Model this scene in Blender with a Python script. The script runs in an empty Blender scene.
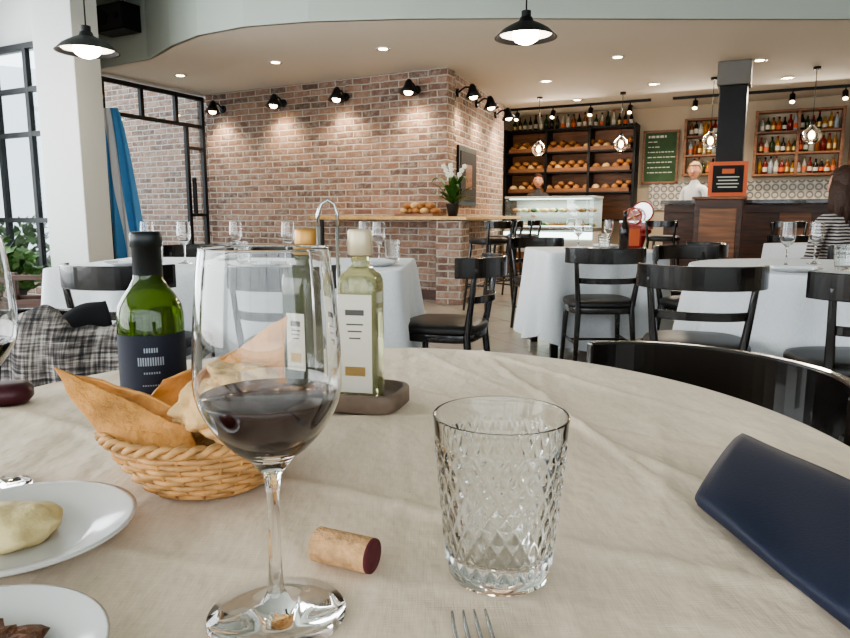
import bpy, math, random
from mathutils import Vector, Matrix, noise
random.seed(7)
pi=math.pi
def lin(c):
    c=c/255.0
    return c/12.92 if c<=0.04045 else ((c+0.055)/1.055)**2.4
def C(r,g,b): return (lin(r),lin(g),lin(b),1)

# ------------------------------------------------------------ materials
def mat(name,col,rough=0.5,metal=0.0,trans=0.0,ior=1.45,emit=None,estr=0,bump=0,bscale=50,var=0,vscale=8,coat=0,sheen=0,spec=None):
    m=bpy.data.materials.new(name); m.use_nodes=True
    nt=m.node_tree; b=nt.nodes['Principled BSDF']
    b.inputs['Base Color'].default_value=col
    b.inputs['Roughness'].default_value=rough
    b.inputs['Metallic'].default_value=metal
    b.inputs['Transmission Weight'].default_value=trans
    b.inputs['IOR'].default_value=ior
    b.inputs['Coat Weight'].default_value=coat
    b.inputs['Sheen Weight'].default_value=sheen
    if spec is not None: b.inputs['Specular IOR Level'].default_value=spec
    if emit:
        b.inputs['Emission Color'].default_value=emit; b.inputs['Emission Strength'].default_value=estr
    tc=None
    if bump or var:
        tc=nt.nodes.new('ShaderNodeTexCoord')
    if var:
        n=nt.nodes.new('ShaderNodeTexNoise'); n.inputs['Scale'].default_value=vscale; n.inputs['Detail'].default_value=5
        nt.links.new(tc.outputs['Object'],n.inputs['Vector'])
        r=nt.nodes.new('ShaderNodeValToRGB')
        r.color_ramp.elements[0].position=0.3; r.color_ramp.elements[1].position=0.7
        r.color_ramp.elements[0].color=(col[0]*(1-var),col[1]*(1-var),col[2]*(1-var),1)
        r.color_ramp.elements[1].color=(min(1,col[0]*(1+var)),min(1,col[1]*(1+var)),min(1,col[2]*(1+var)),1)
        nt.links.new(n.outputs['Fac'],r.inputs['Fac']); nt.links.new(r.outputs['Color'],b.inputs['Base Color'])
    if bump:
        n=nt.nodes.new('ShaderNodeTexNoise'); n.inputs['Scale'].default_value=bscale; n.inputs['Detail'].default_value=4
        nt.links.new(tc.outputs['Object'],n.inputs['Vector'])
        bp=nt.nodes.new('ShaderNodeBump'); bp.inputs['Strength'].default_value=bump; bp.inputs['Distance'].default_value=0.01
        nt.links.new(n.outputs['Fac'],bp.inputs['Height']); nt.links.new(bp.outputs['Normal'],b.inputs['Normal'])
    return m

def wood(name,c1,c2,rough=0.45,scale=(3,30,30)):
    m=bpy.data.materials.new(name); m.use_nodes=True; nt=m.node_tree; b=nt.nodes['Principled BSDF']
    tc=nt.nodes.new('ShaderNodeTexCoord'); mp=nt.nodes.new('ShaderNodeMapping'); mp.inputs['Scale'].default_value=scale
    n=nt.nodes.new('ShaderNodeTexNoise'); n.inputs['Scale'].default_value=1.0; n.inputs['Detail'].default_value=6
    r=nt.nodes.new('ShaderNodeValToRGB'); r.color_ramp.elements[0].position=.35; r.color_ramp.elements[1].position=.65
    r.color_ramp.elements[0].color=c1; r.color_ramp.elements[1].color=c2
    nt.links.new(tc.outputs['Object'],mp.inputs['Vector']); nt.links.new(mp.outputs['Vector'],n.inputs['Vector'])
    nt.links.new(n.outputs['Fac'],r.inputs['Fac']); nt.links.new(r.outputs['Color'],b.inputs['Base Color'])
    b.inputs['Roughness'].default_value=rough
    return m

def brickmat(name):
    m=bpy.data.materials.new(name); m.use_nodes=True; nt=m.node_tree; b=nt.nodes['Principled BSDF']
    L=nt.links.new; N=nt.nodes.new
    tc=N('ShaderNodeTexCoord'); sp=N('ShaderNodeSeparateXYZ'); cb=N('ShaderNodeCombineXYZ')
    L(tc.outputs['Object'],sp.inputs[0]); 
    ad=N('ShaderNodeMath'); ad.operation='ADD'; L(sp.outputs['X'],ad.inputs[0]); L(sp.outputs['Y'],ad.inputs[1])
    L(ad.outputs[0],cb.inputs['X']); L(sp.outputs['Z'],cb.inputs['Y'])
    nz=N('ShaderNodeTexNoise'); nz.inputs['Scale'].default_value=6; nz.inputs['Detail'].default_value=3; L(tc.outputs['Object'],nz.inputs['Vector'])
    vm=N('ShaderNodeVectorMath'); vm.operation='SCALE'; vm.inputs['Scale'].default_value=0.026; L(nz.outputs['Color'],vm.inputs[0])
    va=N('ShaderNodeVectorMath'); va.operation='ADD'; L(cb.outputs[0],va.inputs[0]); L(vm.outputs[0],va.inputs[1])
    br=N('ShaderNodeTexBrick'); L(va.outputs[0],br.inputs['Vector'])
    br.inputs['Scale'].default_value=1; br.inputs['Brick Width'].default_value=0.26; br.inputs['Row Height'].default_value=0.078
    br.inputs['Mortar Size'].default_value=0.012; br.inputs['Mortar Smooth'].default_value=0.6; br.inputs['Bias'].default_value=-.1
    br.inputs['Color1'].default_value=C(160,124,104); br.inputs['Color2'].default_value=C(96,76,70); br.inputs['Mortar'].default_value=C(204,196,186)
    n2=N('ShaderNodeTexNoise'); n2.inputs['Scale'].default_value=11; n2.inputs['Detail'].default_value=7; n2.inputs['Roughness'].default_value=.72; L(tc.outputs['Object'],n2.inputs['Vector'])
    rp=N('ShaderNodeValToRGB'); rp.color_ramp.elements[0].position=.46; rp.color_ramp.elements[1].position=.68; L(n2.outputs['Fac'],rp.inputs['Fac'])
    rp.color_ramp.elements[1].color=(.75,.75,.75,1)
    mx=N('ShaderNodeMix'); mx.data_type='RGBA'; L(rp.outputs['Color'],mx.inputs[0]); L(br.outputs['Color'],mx.inputs[6]); mx.inputs[7].default_value=C(192,182,172)
    L(mx.outputs[2],b.inputs['Base Color']); b.inputs['Roughness'].default_value=.9
    iv=N('ShaderNodeMath'); iv.operation='SUBTRACT'; iv.inputs[0].default_value=1; L(br.outputs['Fac'],iv.inputs[1])
    am=N('ShaderNodeMath'); am.operation='ADD'; L(iv.outputs[0],am.inputs[0]); L(n2.outputs['Fac'],am.inputs[1])
    bp=N('ShaderNodeBump'); bp.inputs['Strength'].default_value=1.0; bp.inputs['Distance'].default_value=.03; L(am.outputs[0],bp.inputs['Height']); L(bp.outputs['Normal'],b.inputs['Normal'])
    return m

def tilemat(name,c1,c2,cm,size,rough=.35):
    m=bpy.data.materials.new(name); m.use_nodes=True; nt=m.node_tree; b=nt.nodes['Principled BSDF']
    L=nt.links.new; N=nt.nodes.new
    tc=N('ShaderNodeTexCoord'); mp=N('ShaderNodeMapping'); mp.inputs['Rotation'].default_value=(0,0,-.47); L(tc.outputs['Object'],mp.inputs['Vector'])
    br=N('ShaderNodeTexBrick'); br.offset=0; br.inputs['Scale'].default_value=1; br.inputs['Brick Width'].default_value=size; br.inputs['Row Height'].default_value=size
    br.inputs['Mortar Size'].default_value=.004; br.inputs['Color1'].default_value=c1; br.inputs['Color2'].default_value=c2; br.inputs['Mortar'].default_value=cm
    L(mp.outputs['Vector'],br.inputs['Vector'])
    n2=N('ShaderNodeTexNoise'); n2.inputs['Scale'].default_value=5; n2.inputs['Detail'].default_value=6; L(tc.outputs['Object'],n2.inputs['Vector'])
    mx=N('ShaderNodeMix'); mx.data_type='RGBA'; mx.blend_type='MULTIPLY'; mx.inputs[0].default_value=.3; L(br.outputs['Color'],mx.inputs[6]); L(n2.outputs['Color'],mx.inputs[7])
    L(mx.outputs[2],b.inputs['Base Color']); b.inputs['Roughness'].default_value=rough
    return m

def clothmat(name,col,wr=.25,sc=(7,5,7)):
    m=bpy.data.materials.new(name); m.use_nodes=True; nt=m.node_tree; b=nt.nodes['Principled BSDF']
    L=nt.links.new; N=nt.nodes.new
    tc=N('ShaderNodeTexCoord')
    def st(s_,det=3):
        mp=N('ShaderNodeMapping'); mp.inputs['Scale'].default_value=s_; L(tc.outputs['Object'],mp.inputs['Vector'])
        n=N('ShaderNodeTexNoise'); n.inputs['Scale'].default_value=1; n.inputs['Detail'].default_value=det; L(mp.outputs['Vector'],n.inputs['Vector']); return n
    a=st((800,60,60)); c=st((60,800,60)); d=st(sc,4)
    ad=N('ShaderNodeMath'); ad.operation='ADD'; L(a.outputs['Fac'],ad.inputs[0]); L(c.outputs['Fac'],ad.inputs[1])
    bp=N('ShaderNodeBump'); bp.inputs['Strength'].default_value=.3; bp.inputs['Distance'].default_value=.0008; L(ad.outputs[0],bp.inputs['Height'])
    bp2=N('ShaderNodeBump'); bp2.inputs['Strength'].default_value=wr; bp2.inputs['Distance'].default_value=.02; L(d.outputs['Fac'],bp2.inputs['Height']); L(bp.outputs['Normal'],bp2.inputs['Normal'])
    L(bp2.outputs['Normal'],b.inputs['Normal'])
    rp=N('ShaderNodeMapRange'); rp.inputs[1].default_value=.75; rp.inputs[2].default_value=1.2; L(ad.outputs[0],rp.inputs[0])
    mx=N('ShaderNodeMix'); mx.data_type='RGBA'; L(rp.outputs[0],mx.inputs[0]); mx.inputs[6].default_value=(col[0]*.89,col[1]*.88,col[2]*.86,1); mx.inputs[7].default_value=col
    L(mx.outputs[2],b.inputs['Base Color'])
    b.inputs['Roughness'].default_value=.85; b.inputs['Sheen Weight'].default_value=.1
    return m

def panemat():
    m=bpy.data.materials.new('window_pane_glass'); m.use_nodes=True; nt=m.node_tree
    nt.nodes.remove(nt.nodes['Principled BSDF'])
    L=nt.links.new; N=nt.nodes.new
    t=N('ShaderNodeBsdfTransparent'); t.inputs[0].default_value=(.93,.96,.96,1); g=N('ShaderNodeBsdfGlossy'); g.inputs['Roughness'].default_value=.02
    mx=N('ShaderNodeMixShader'); mx.inputs[0].default_value=.07; L(t.outputs[0],mx.inputs[1]); L(g.outputs[0],mx.inputs[2])
    L(mx.outputs[0],nt.nodes['Material Output'].inputs['Surface']); return m

M_white=mat('wall_paint_white',C(204,206,204),.8,bump=.05,bscale=120)
M_wallb=mat('wall_paint_beige',C(184,170,148),.8)
M_ceil=mat('ceiling_plaster',C(210,204,194),.85)
M_soff=mat('soffit_paint_greygreen',C(176,184,178),.8)
M_brick=brickmat('whitewashed_brick')
M_floor=tilemat('floor_stone_tile',C(182,172,160),C(172,162,150),C(124,116,108),.6,.25)
M_black=mat('black_lacquer',C(20,17,16),.22,coat=.4)
M_blackm=mat('black_metal',C(20,20,22),.45,metal=.3)
M_frame=mat('black_window_frame',C(22,22,24),.5)
M_leather=mat('black_seat_vinyl',C(24,22,22),.4)
M_cloth=clothmat('cream_linen',C(226,208,186),.85,(10,6,9))
M_cloth2=clothmat('white_linen',C(222,226,232),.2)
M_wtable=wood('table_wood',C(70,45,28),C(100,66,40))
M_glass=mat('clear_glass',(1,1,1,1),0.0,trans=1,ior=1.46)
M_cutg=mat('cut_glass',(.97,.985,.98,1),0.02,trans=1,ior=1.46)
M_wine=mat('red_wine',C(38,4,14),.04,trans=.0,ior=1.34)
M_pane=panemat()
M_green=mat('green_bottle_glass',C(88,122,26),.04,trans=.8,ior=1.5)
M_oilg=mat('pale_oil_bottle_glass',C(206,204,160),.03,trans=.75,ior=1.4)
M_dgreen=mat('dark_green_glass',C(46,62,18),.05,trans=.45,ior=1.5)
M_navyl=mat('navy_label_paper',C(20,26,44),.6)
M_navyc=mat('dark_capsule',C(14,22,26),.35)
M_labelw=mat('cream_label_paper',C(206,200,186),.6)
M_print=mat('label_print',C(84,80,76),.6)
M_silverp=mat('label_silver_print',C(150,160,170),.4,metal=.3)
M_amber=mat('amber_cap',C(186,140,76),.35,metal=.4)
M_gold=mat('gold_foil',C(190,164,112),.35,metal=.7)
M_cap=mat('champagne_cap',C(206,192,162),.35,metal=.3)
M_steel=mat('polished_steel',C(190,190,190),.2,metal=1)
M_wicker=mat('wicker_cane',C(186,140,88),.5,var=.35,vscale=60)
M_cracker=mat('flatbread_crust',C(204,146,84),.65,var=.35,vscale=24,bump=.6,bscale=60)
M_bread=mat('bread_crumb',C(220,182,128),.75,var=.32,vscale=26,bump=.8,bscale=50)
M_loaf=mat('bread_loaf_crust',C(168,116,70),.7,var=.3,vscale=10,bump=.5)
M_cork=mat('cork_bark',C(186,146,104),.85,var=.25,vscale=120,bump=.4,bscale=200)
M_corkr=mat('cork_wine_stain',C(84,34,38),.85,var=.2,vscale=150)
M_plate=mat('white_porcelain',C(206,206,204),.18,coat=.3)
M_spread=mat('cheese_spread',C(208,190,140),.6,bump=.35,bscale=60,var=.08,vscale=60)
M_brownf=mat('minced_brown_food',C(120,78,50),.6,bump=.8,bscale=120,var=.4,vscale=90)
M_navyn=mat('navy_leather',C(22,31,56),.5,bump=.06,bscale=400)
M_maroon=mat('maroon_leather',C(62,14,26),.4)
M_traym=mat('grey_wood_tray',C(112,96,84),.5,var=.2,vscale=40)
M_lwood=wood('light_oak',C(190,146,84),C(222,182,118))
M_dwood=wood('dark_walnut',C(52,32,24),C(84,52,36))
M_mwood=wood('warm_shelf_wood',C(104,68,44),C(142,94,60))
M_bulb=mat('warm_bulb_emission',C(255,226,180),.5,emit=C(255,224,175),estr=22)
M_bulbw=mat('white_bulb_emission',C(255,240,220),.5,emit=C(255,240,215),estr=18)
M_led=mat('display_led_emission',C(235,250,245),.5,emit=C(220,248,240),estr=5.0)
M_chalk=mat('green_chalkboard',C(60,86,58),.8,var=.2,vscale=6)
M_chalkb=mat('black_chalkboard',C(36,34,34),.8)
M_chalkw=mat('chalk_writing',C(214,214,200),.9)
M_orange=mat('orange_frame_paint',C(214,104,60),.5)
M_red=mat('red_enamel',C(150,32,28),.25,coat=.5)
M_leaf=mat('plant_leaf',C(58,92,36),.5,var=.3,vscale=20)
M_petal=mat('white_petal',C(240,238,228),.6)
M_pot=mat('dark_pot',C(48,44,42),.5)
M_skin=mat('skin',C(206,150,122),.55)
M_hairb=mat('brown_hair',C(58,36,26),.55,bump=.6,bscale=90)
M_hairg=mat('grey_blond_hair',C(150,124,96),.6,bump=.6,bscale=90)
M_eye=mat('eye_dark',C(30,22,18),.3)
M_lip=mat('lip',C(160,84,76),.5)
M_grey=mat('grey_plastic',C(110,108,104),.5)
M_dgrey=mat('speaker_grille',C(44,44,46),.7)
M_brickw=mat('outdoor_pavement',C(170,166,158),.9,var=.1)
M_bldg=mat('outdoor_building_render',C(224,228,232),.9)
M_hedge=mat('hedge_leaf',C(70,92,50),.8,var=.4,vscale=30)

# ------------------------------------------------------------ mesh builder
class MB:
    def __init__(s): s.v=[];s.f=[];s.m=[];s.s=[];s.mats=[]
    def mi(s,mt):
        if mt not in s.mats: s.mats.append(mt)
        return s.mats.index(mt)
    def add(s,vs,fs,mt,smooth=False,T=None):
        o=len(s.v); i=s.mi(mt)
        for p in vs:
            p=Vector(p); s.v.append(T@p if T else p)
        for f in fs:
            s.f.append([a+o for a in f]); s.m.append(i); s.s.append(smooth)
        return s
    def box(s,c,d,mt,rz=0,T=None):
        x,y,z=[a/2 for a in d]
        vs=[(-x,-y,-z),(x,-y,-z),(x,y,-z),(-x,y,-z),(-x,-y,z),(x,-y,z),(x,y,z),(-x,y,z)]
        R=Matrix.Translation(c)@Matrix.Rotation(rz,4,'Z')
        if T: R=T@R
        return s.add(vs,[(0,3,2,1),(4,5,6,7),(0,1,5,4),(1,2,6,5),(2,3,7,6),(3,0,4,7)],mt,False,R)
    def lathe(s,pr,mt,n=32,c=(0,0,0),T=None,smooth=True,sx=1,sy=1):
        vs=[];rings=[]
        for r,z in pr:
            if r<1e-6: rings.append([len(vs)]); vs.append((c[0],c[1],c[2]+z))
            else:
                rings.append(list(range(len(vs),len(vs)+n)))
                for k in range(n):
                    a=2*pi*k/n; vs.append((c[0]+r*math.cos(a)*sx,c[1]+r*math.sin(a)*sy,c[2]+z))
        fs=[]
        for A,B in zip(rings,rings[1:]):
            if len(A)==1 and len(B)==1: continue
            for k in range(n):
                k2=(k+1)%n
                if len(A)==1: fs.append((A[0],B[k2],B[k]))
                elif len(B)==1: fs.append((A[k],A[k2],B[0]))
                else: fs.append((A[k],A[k2],B[k2],B[k]))
        return s.add(vs,fs,mt,smooth,T)
    def cyl(s,c,r,h,mt,n=20,r2=None,T=None):
        r2=r if r2 is None else r2
        s.lathe([(r,0),(r2,h)],mt,n,c,T)
        s.lathe([(0,0),(r,0)],mt,n,c,T,False); s.lathe([(r2,h),(0,h)],mt,n,c,T,False); return s
    def tube(s,pts,r,mt,n=8,closed=False,T=None):
        pts=[Vector(p) for p in pts]; N=len(pts)
        rs=r if isinstance(r,(list,tuple)) else [r]*N
        vs=[];pu=None
        for i,p in enumerate(pts):
            if closed: t=pts[(i+1)%N]-pts[i-1]
            else: t=pts[min(i+1,N-1)]-pts[max(i-1,0)]
            t.normalize()
            if pu is None:
                up=Vector((0,0,1)) if abs(t.z)<.9 else Vector((1,0,0))
            else: up=pu
            u=(up-t*up.dot(t))
            if u.length<1e-5: u=t.orthogonal()
            u.normalize(); w=t.cross(u); pu=u
            for k in range(n):
                a=2*pi*k/n; vs.append(p+(u*math.cos(a)+w*math.sin(a))*rs[i])
        fs=[]
        R=N if closed else N-1
        for i in range(R):
            j=(i+1)%N
            for k in range(n):
                k2=(k+1)%n; fs.append((i*n+k,i*n+k2,j*n+k2,j*n+k))
        if not closed:
            fs.append(tuple(range(n-1,-1,-1))); fs.append(tuple((N-1)*n+k for k in range(n)))
        return s.add(vs,fs,mt,True,T)
    def band(s,pts,h,t,mt,T=None,closed=False):
        pts=[Vector(p) for p in pts]; N=len(pts); vs=[]
        for i,p in enumerate(pts):
            if closed: d=pts[(i+1)%N]-pts[i-1]
            else: d=pts[min(i+1,N-1)]-pts[max(i-1,0)]
            d.z=0; d.normalize(); nn=Vector((-d.y,d.x,0))*t/2; hh=Vector((0,0,h/2))
            vs+= [p+nn+hh,p-nn+hh,p-nn-hh,p+nn-hh]
        fs=[]
        for i in range(N if closed else N-1):
            j=(i+1)%N
            for k in range(4): fs.append((i*4+k,j*4+k,j*4+(k+1)%4,i*4+(k+1)%4))
        if not closed: fs+=[(0,1,2,3),((N-1)*4+3,(N-1)*4+2,(N-1)*4+1,(N-1)*4)]
        return s.add(vs,fs,mt,False,T)
    def ell(s,c,r,mt,n=20,m=12,T=None,fn=None,smooth=True):
        vs=[(0,0,-1)]
        for i in range(1,m):
            a=-pi/2+pi*i/m
            for k in range(n): vs.append((math.cos(a)*math.cos(2*pi*k/n),math.cos(a)*math.sin(2*pi*k/n),math.sin(a)))
        vs.append((0,0,1)); fs=[]
        for k in range(n): fs.append((0,1+(k+1)%n,1+k))
        for i in range(m-2):
            for k in range(n): fs.append((1+i*n+k,1+i*n+(k+1)%n,1+(i+1)*n+(k+1)%n,1+(i+1)*n+k))
        L=len(vs)-1
        for k in range(n): fs.append((1+(m-2)*n+k,1+(m-2)*n+(k+1)%n,L))
        out=[]
        for v in vs:
            v=Vector(v)
            if fn: v=fn(v)
            out.append((c[0]+v.x*r[0],c[1]+v.y*r[1],c[2]+v.z*r[2]))
        return s.add(out,fs,mt,smooth,T)
    def sell(s,rx,ry,levels,mt,e=4,n=36,c=(0,0,0),T=None):
        vs=[];fs=[]
        for sc,z in levels:
            for k in range(n):
                a=2*pi*k/n; ca,sa=math.cos(a),math.sin(a)
                q=(abs(ca)**e+abs(sa)**e)**(-1/e)
                vs.append((c[0]+rx*sc*ca*q,c[1]+ry*sc*sa*q,c[2]+z))
        for i in range(len(levels)-1):
            for k in range(n): fs.append((i*n+k,i*n+(k+1)%n,(i+1)*n+(k+1)%n,(i+1)*n+k))
        fs.append(tuple(range(n-1,-1,-1))); fs.append(tuple((len(levels)-1)*n+k for k in range(n)))
        return s.add(vs,fs,mt,True,T)
    def prism(s,poly,z0,z1,mt,T=None):
        n=len(poly); vs=[(x,y,z0) for x,y in poly]+[(x,y,z1) for x,y in poly]
        fs=[tuple(range(n-1,-1,-1)),tuple(range(n,2*n))]+[(k,(k+1)%n,n+(k+1)%n,n+k) for k in range(n)]
        return s.add(vs,fs,mt,False,T)
    def sheet(s,fn,nu,nv,mt,smooth=True,T=None):
        vs=[fn(i/nu,j/nv) for j in range(nv+1) for i in range(nu+1)]
        fs=[(j*(nu+1)+i,j*(nu+1)+i+1,(j+1)*(nu+1)+i+1,(j+1)*(nu+1)+i) for j in range(nv) for i in range(nu)]
        return s.add(vs,fs,mt,smooth,T)
    def done(s,name,loc=(0,0,0),rz=0,bevel=0,solid=0,sub=0,parent=None,rot=None):
        me=bpy.data.meshes.new(name); me.from_pydata([tuple(v) for v in s.v],[],s.f)
        for m in s.mats: me.materials.append(m)
        me.polygons.foreach_set('material_index',s.m); me.polygons.foreach_set('use_smooth',s.s)
        me.update()
        ob=bpy.data.objects.new(name,me); bpy.context.scene.collection.objects.link(ob)
        ob.location=loc; ob.rotation_euler=rot if rot else (0,0,rz)
        if solid:
            md=ob.modifiers.new('Solid','SOLIDIFY'); md.thickness=solid; md.offset=0
        if bevel:
            md=ob.modifiers.new('Bevel','BEVEL'); md.width=bevel; md.segments=2; md.limit_method='ANGLE'; md.angle_limit=math.radians(40)
        if sub:
            md=ob.modifiers.new('Sub','SUBSURF'); md.levels=sub; md.render_levels=sub
        if parent: ob.parent=parent
        return ob
def copy(ob,loc,rz=0,name=None):
    o=bpy.data.objects.new(name or ob.name.split('.')[0],ob.data); bpy.context.scene.collection.objects.link(o)
    o.location=loc; o.rotation_euler=(0,0,rz)
    for m in ob.modifiers:
        n=o.modifiers.new(m.name,m.type)
        if m.type=='BEVEL': n.width=m.width;n.segments=2;n.limit_method='ANGLE';n.angle_limit=m.angle_limit
        if m.type=='SOLIDIFY': n.thickness=m.thickness;n.offset=m.offset
    return o
def light(name,kind,loc,power,col=(1,1,1),rot=(0,0,0),size=None,size_y=None,spot=None,blend=.6,parent=None,rad=.03):
    d=bpy.data.lights.new(name,kind); d.energy=power; d.color=col
    if kind=='AREA':
        d.shape='RECTANGLE'; d.size=size; d.size_y=size_y
    elif kind=='SPOT': d.spot_size=spot; d.spot_blend=blend; d.shadow_soft_size=rad
    else: d.shadow_soft_size=rad
    o=bpy.data.objects.new(name,d); bpy.context.scene.collection.objects.link(o); o.location=loc; o.rotation_euler=rot
    if parent:
        o.parent=parent; o.matrix_parent_inverse=Matrix.Identity(4)
    return o
def arc(cx,cy,r,a0,a1,n,z=0,ry=None):
    ry=r if ry is None else ry
    return [(cx+r*math.cos(math.radians(a0+(a1-a0)*i/n)),cy+ry*math.sin(math.radians(a0+(a1-a0)*i/n)),z) for i in range(n+1)]

# ------------------------------------------------------------ room shell
def wall(name,p0,p1,z0,z1,mt,th=.15,openings=()):
    p0=Vector((*p0,0));p1=Vector((*p1,0));d=p1-p0;Lh=d.length;b=MB()
    xs=sorted(set([0,Lh]+[o[0] for o in openings]+[o[1] for o in openings]))
    for a,c in zip(xs,xs[1:]):
        op=[o for o in openings if o[0]<=a+1e-6 and o[1]>=c-1e-6]
        segs=[(z0,z1)]
        if op: segs=[(z0,op[0][2]),(op[0][3],z1)]
        for s0,s1 in segs:
            if s1-s0>.01: b.box(((a+c)/2,th/2,(s0+s1)/2),(c-a,th,s1-s0),mt)
    return b.done(name,p0,math.atan2(d.y,d.x))

fl=MB(); fl.prism([(-4.75,-3.15),(6.65,-3.15),(6.65,9.7),(1.0,12.6),(-3.05,10.0),(-3.95,8.2),(-3.35,6.45),(-4.75,7.2)],-.1,0,M_floor); fl.done('floor')
g=MB(); g.box((0,8,-.16),(60,50,.1),M_brickw); g.done('ground_outside')
curve=[(-3.83,8.2),(-2.95,7.62),(-2.5,7.05),(-2.1,6.65),(-1.6,6.36),(-1.0,6.2),(-.2,6.12),(.6,6.1),(2.2,6.12),(6.6,6.15)]
c=MB(); c.prism(curve+[(6.6,9.6),(1.0,12.45),(-3.1,9.95)],2.65,2.72,M_ceil)
c.done('ceiling')
c=MB(); c.band([(x,y,3.0) for x,y in curve],.7,.04,M_soff); c.done('trim_soffit')
c=MB(); c.prism([(-4.75,-3.15),(6.6,-3.15)]+curve[::-1]+[(-3.3,6.4),(-4.75,7.15)],3.3,3.38,M_soff); c.done('ceiling_upper')

wall('wall_brick_front',(.25,8.0),(-3.05,9.8),0,2.66,M_brick,-.2)
wall('wall_brick_side',(.25,8.0),(1.2,10.7),0,2.66,M_brick,.2)
wall('wall_brick_outside',(-3.2,9.88),(-6.0,11.45),-.1,3.4,M_brick,-.2)
wall('wall_service',(1.2,10.7),(1.0,12.3),0,2.66,M_wallb,.1)
wall('wall_back',(.9,12.3),(6.6,9.45),0,2.66,M_wallb,.15)
wall('wall_right',(6.6,-3.1),(6.6,9.5),0,3.3,M_wallb,-.15)
wall('wall_rear',(-4.7,-3.05),(6.6,-3.05),0,3.3,M_white,-.12,openings=[(.6,10.6,.5,2.9)])
wall('wall_left',(-4.65,-3.1),(-4.65,7.1),0,3.3,M_white,.12,openings=[(.5,4.7,.4,2.9),(5.2,9.6,.4,2.9)])
wall('wall_window_lintel',(-3.2,6.4),(-4.7,7.15),2.56,3.32,M_white,-.15)
wall('wall_window_sill',(-3.2,6.4),(-4.7,7.15),0,.45,M_brick,-.15)
wall('wall_return',(-3.2,6.4),(-3.83,8.2),0,3.3,M_white,.12)
wall('wall_patio_head',(-3.83,8.2),(-3.05,9.8),2.62,3.3,M_white,.1)
b=MB(); b.box((0,0,1.65),(.36,.40,3.3),M_white); b.box((0,0,.06),(.39,.43,.12),M_white); b.done('column',(-3.11,6.2,0),-.1,bevel=.008)

def glazing(name,p0,p1,z0,z1,vb,hb,bar=.05,extra=()):
    p0=Vector((*p0,0));p1=Vector((*p1,0));d=p1-p0;Lh=d.length;b=MB()
    b.box((Lh/2,0,z0+bar/2),(Lh,bar,bar),M_frame); b.box((Lh/2,0,z1-bar/2),(Lh,bar,bar),M_frame)
    for f in hb: b.box((Lh/2,0,f),(Lh,bar*.9,bar*.9),M_frame)
    for f,za,zb in vb: b.box((min(max(f*Lh,bar/2),Lh-bar/2),0,(za+zb)/2),(bar,bar*.95,zb-za),M_frame)
    for e in extra: b.box(*e)
    b.box((Lh/2,0,(z0+z1)/2),(Lh-.02,.006,z1-z0-.02),M_pane)
    return b.done(name,p0,math.atan2(d.y,d.x))
glazing('window_1',(-3.28,6.36),(-4.62,7.05),.45,2.56,[(0,.45,2.56),(.3,.45,2.56),(.62,.45,2.56),(1,.45,2.56)],[.95,1.75,2.15])
glazing('window_2',(-4.6,-2.6),(-4.6,1.6),.4,2.9,[(0,.4,2.9),(.33,.4,2.9),(.66,.4,2.9),(1,.4,2.9)],[2.1])
glazing('window_3',(-4.6,2.1),(-4.6,6.5),.4,2.9,[(0,.4,2.9),(.33,.4,2.9),(.66,.4,2.9),(1,.4,2.9)],[2.1])
glazing('window_4',(-4.1,-3.1),(5.9,-3.1),.5,2.9,[(i/6,.5,2.9) for i in range(7)],[2.2])
glazing('door_1',(-3.80,8.25),(-3.08,9.75),0,2.6,[(0,0,2.6),(.36,2.2,2.6),(.70,2.2,2.6),(1,0,2.6),(.80,0,2.2),(.12,0,2.2)],[2.2],
  extra=[((1.5,0,1.9),(.28,.05,.04),M_frame),((1.5,0,1.0),(.28,.05,.04),M_frame),((1.38,-.06,1.25),(.03,.05,.5),M_frame)])
b=MB(); b.box((0,0,.06),(3.6,.02,.12),M_dwood); b.done('baseboard_brick',(-1.35,8.82,0),math.atan2(1.8,-3.3))

# outdoors
b=MB(); b.box((0,0,2.5),(16,.3,5.2),M_bldg)
for i in range(5):
    b.box((-6+3*i,-.16,1.6),(1.4,.05,1.6),M_grey); b.box((-6+3*i,-.16,4.1),(1.4,.05,1.2),M_grey)
b.done('building_outside',(-15,17,-.1),.6)
def leafy(b,r,n,mt,seed,sz=.06,zs=1.0,z0=0):
    random.seed(seed)
    for i in range(n):
        d=Vector((random.gauss(0,1),random.gauss(0,1),random.gauss(0,1))).normalized()*r*random.uniform(.4,1)
        d.z=abs(d.z)*zs+z0
        a=Vector((random.gauss(0,1),random.gauss(0,1),random.gauss(0,1))).normalized(); c2=a.orthogonal().normalized()
        b.add([d-a*sz,d+c2*sz*.45,d+a*sz,d-c2*sz*.45],[(0,1,2,3)],mt)
    b.tube([(0,0,z0-.02),(0,0,z0+r*.5)],.03,M_dwood,6)
    return b
leafy(MB(),.7,900,M_hedge,3,.08,1.6).done('garden_shrub',(-4.9,8.3,-.08))
leafy(MB(),.9,900,M_hedge,4,.09,1.4).done('garden_shrub',(-6.6,9.5,-.08))

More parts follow.
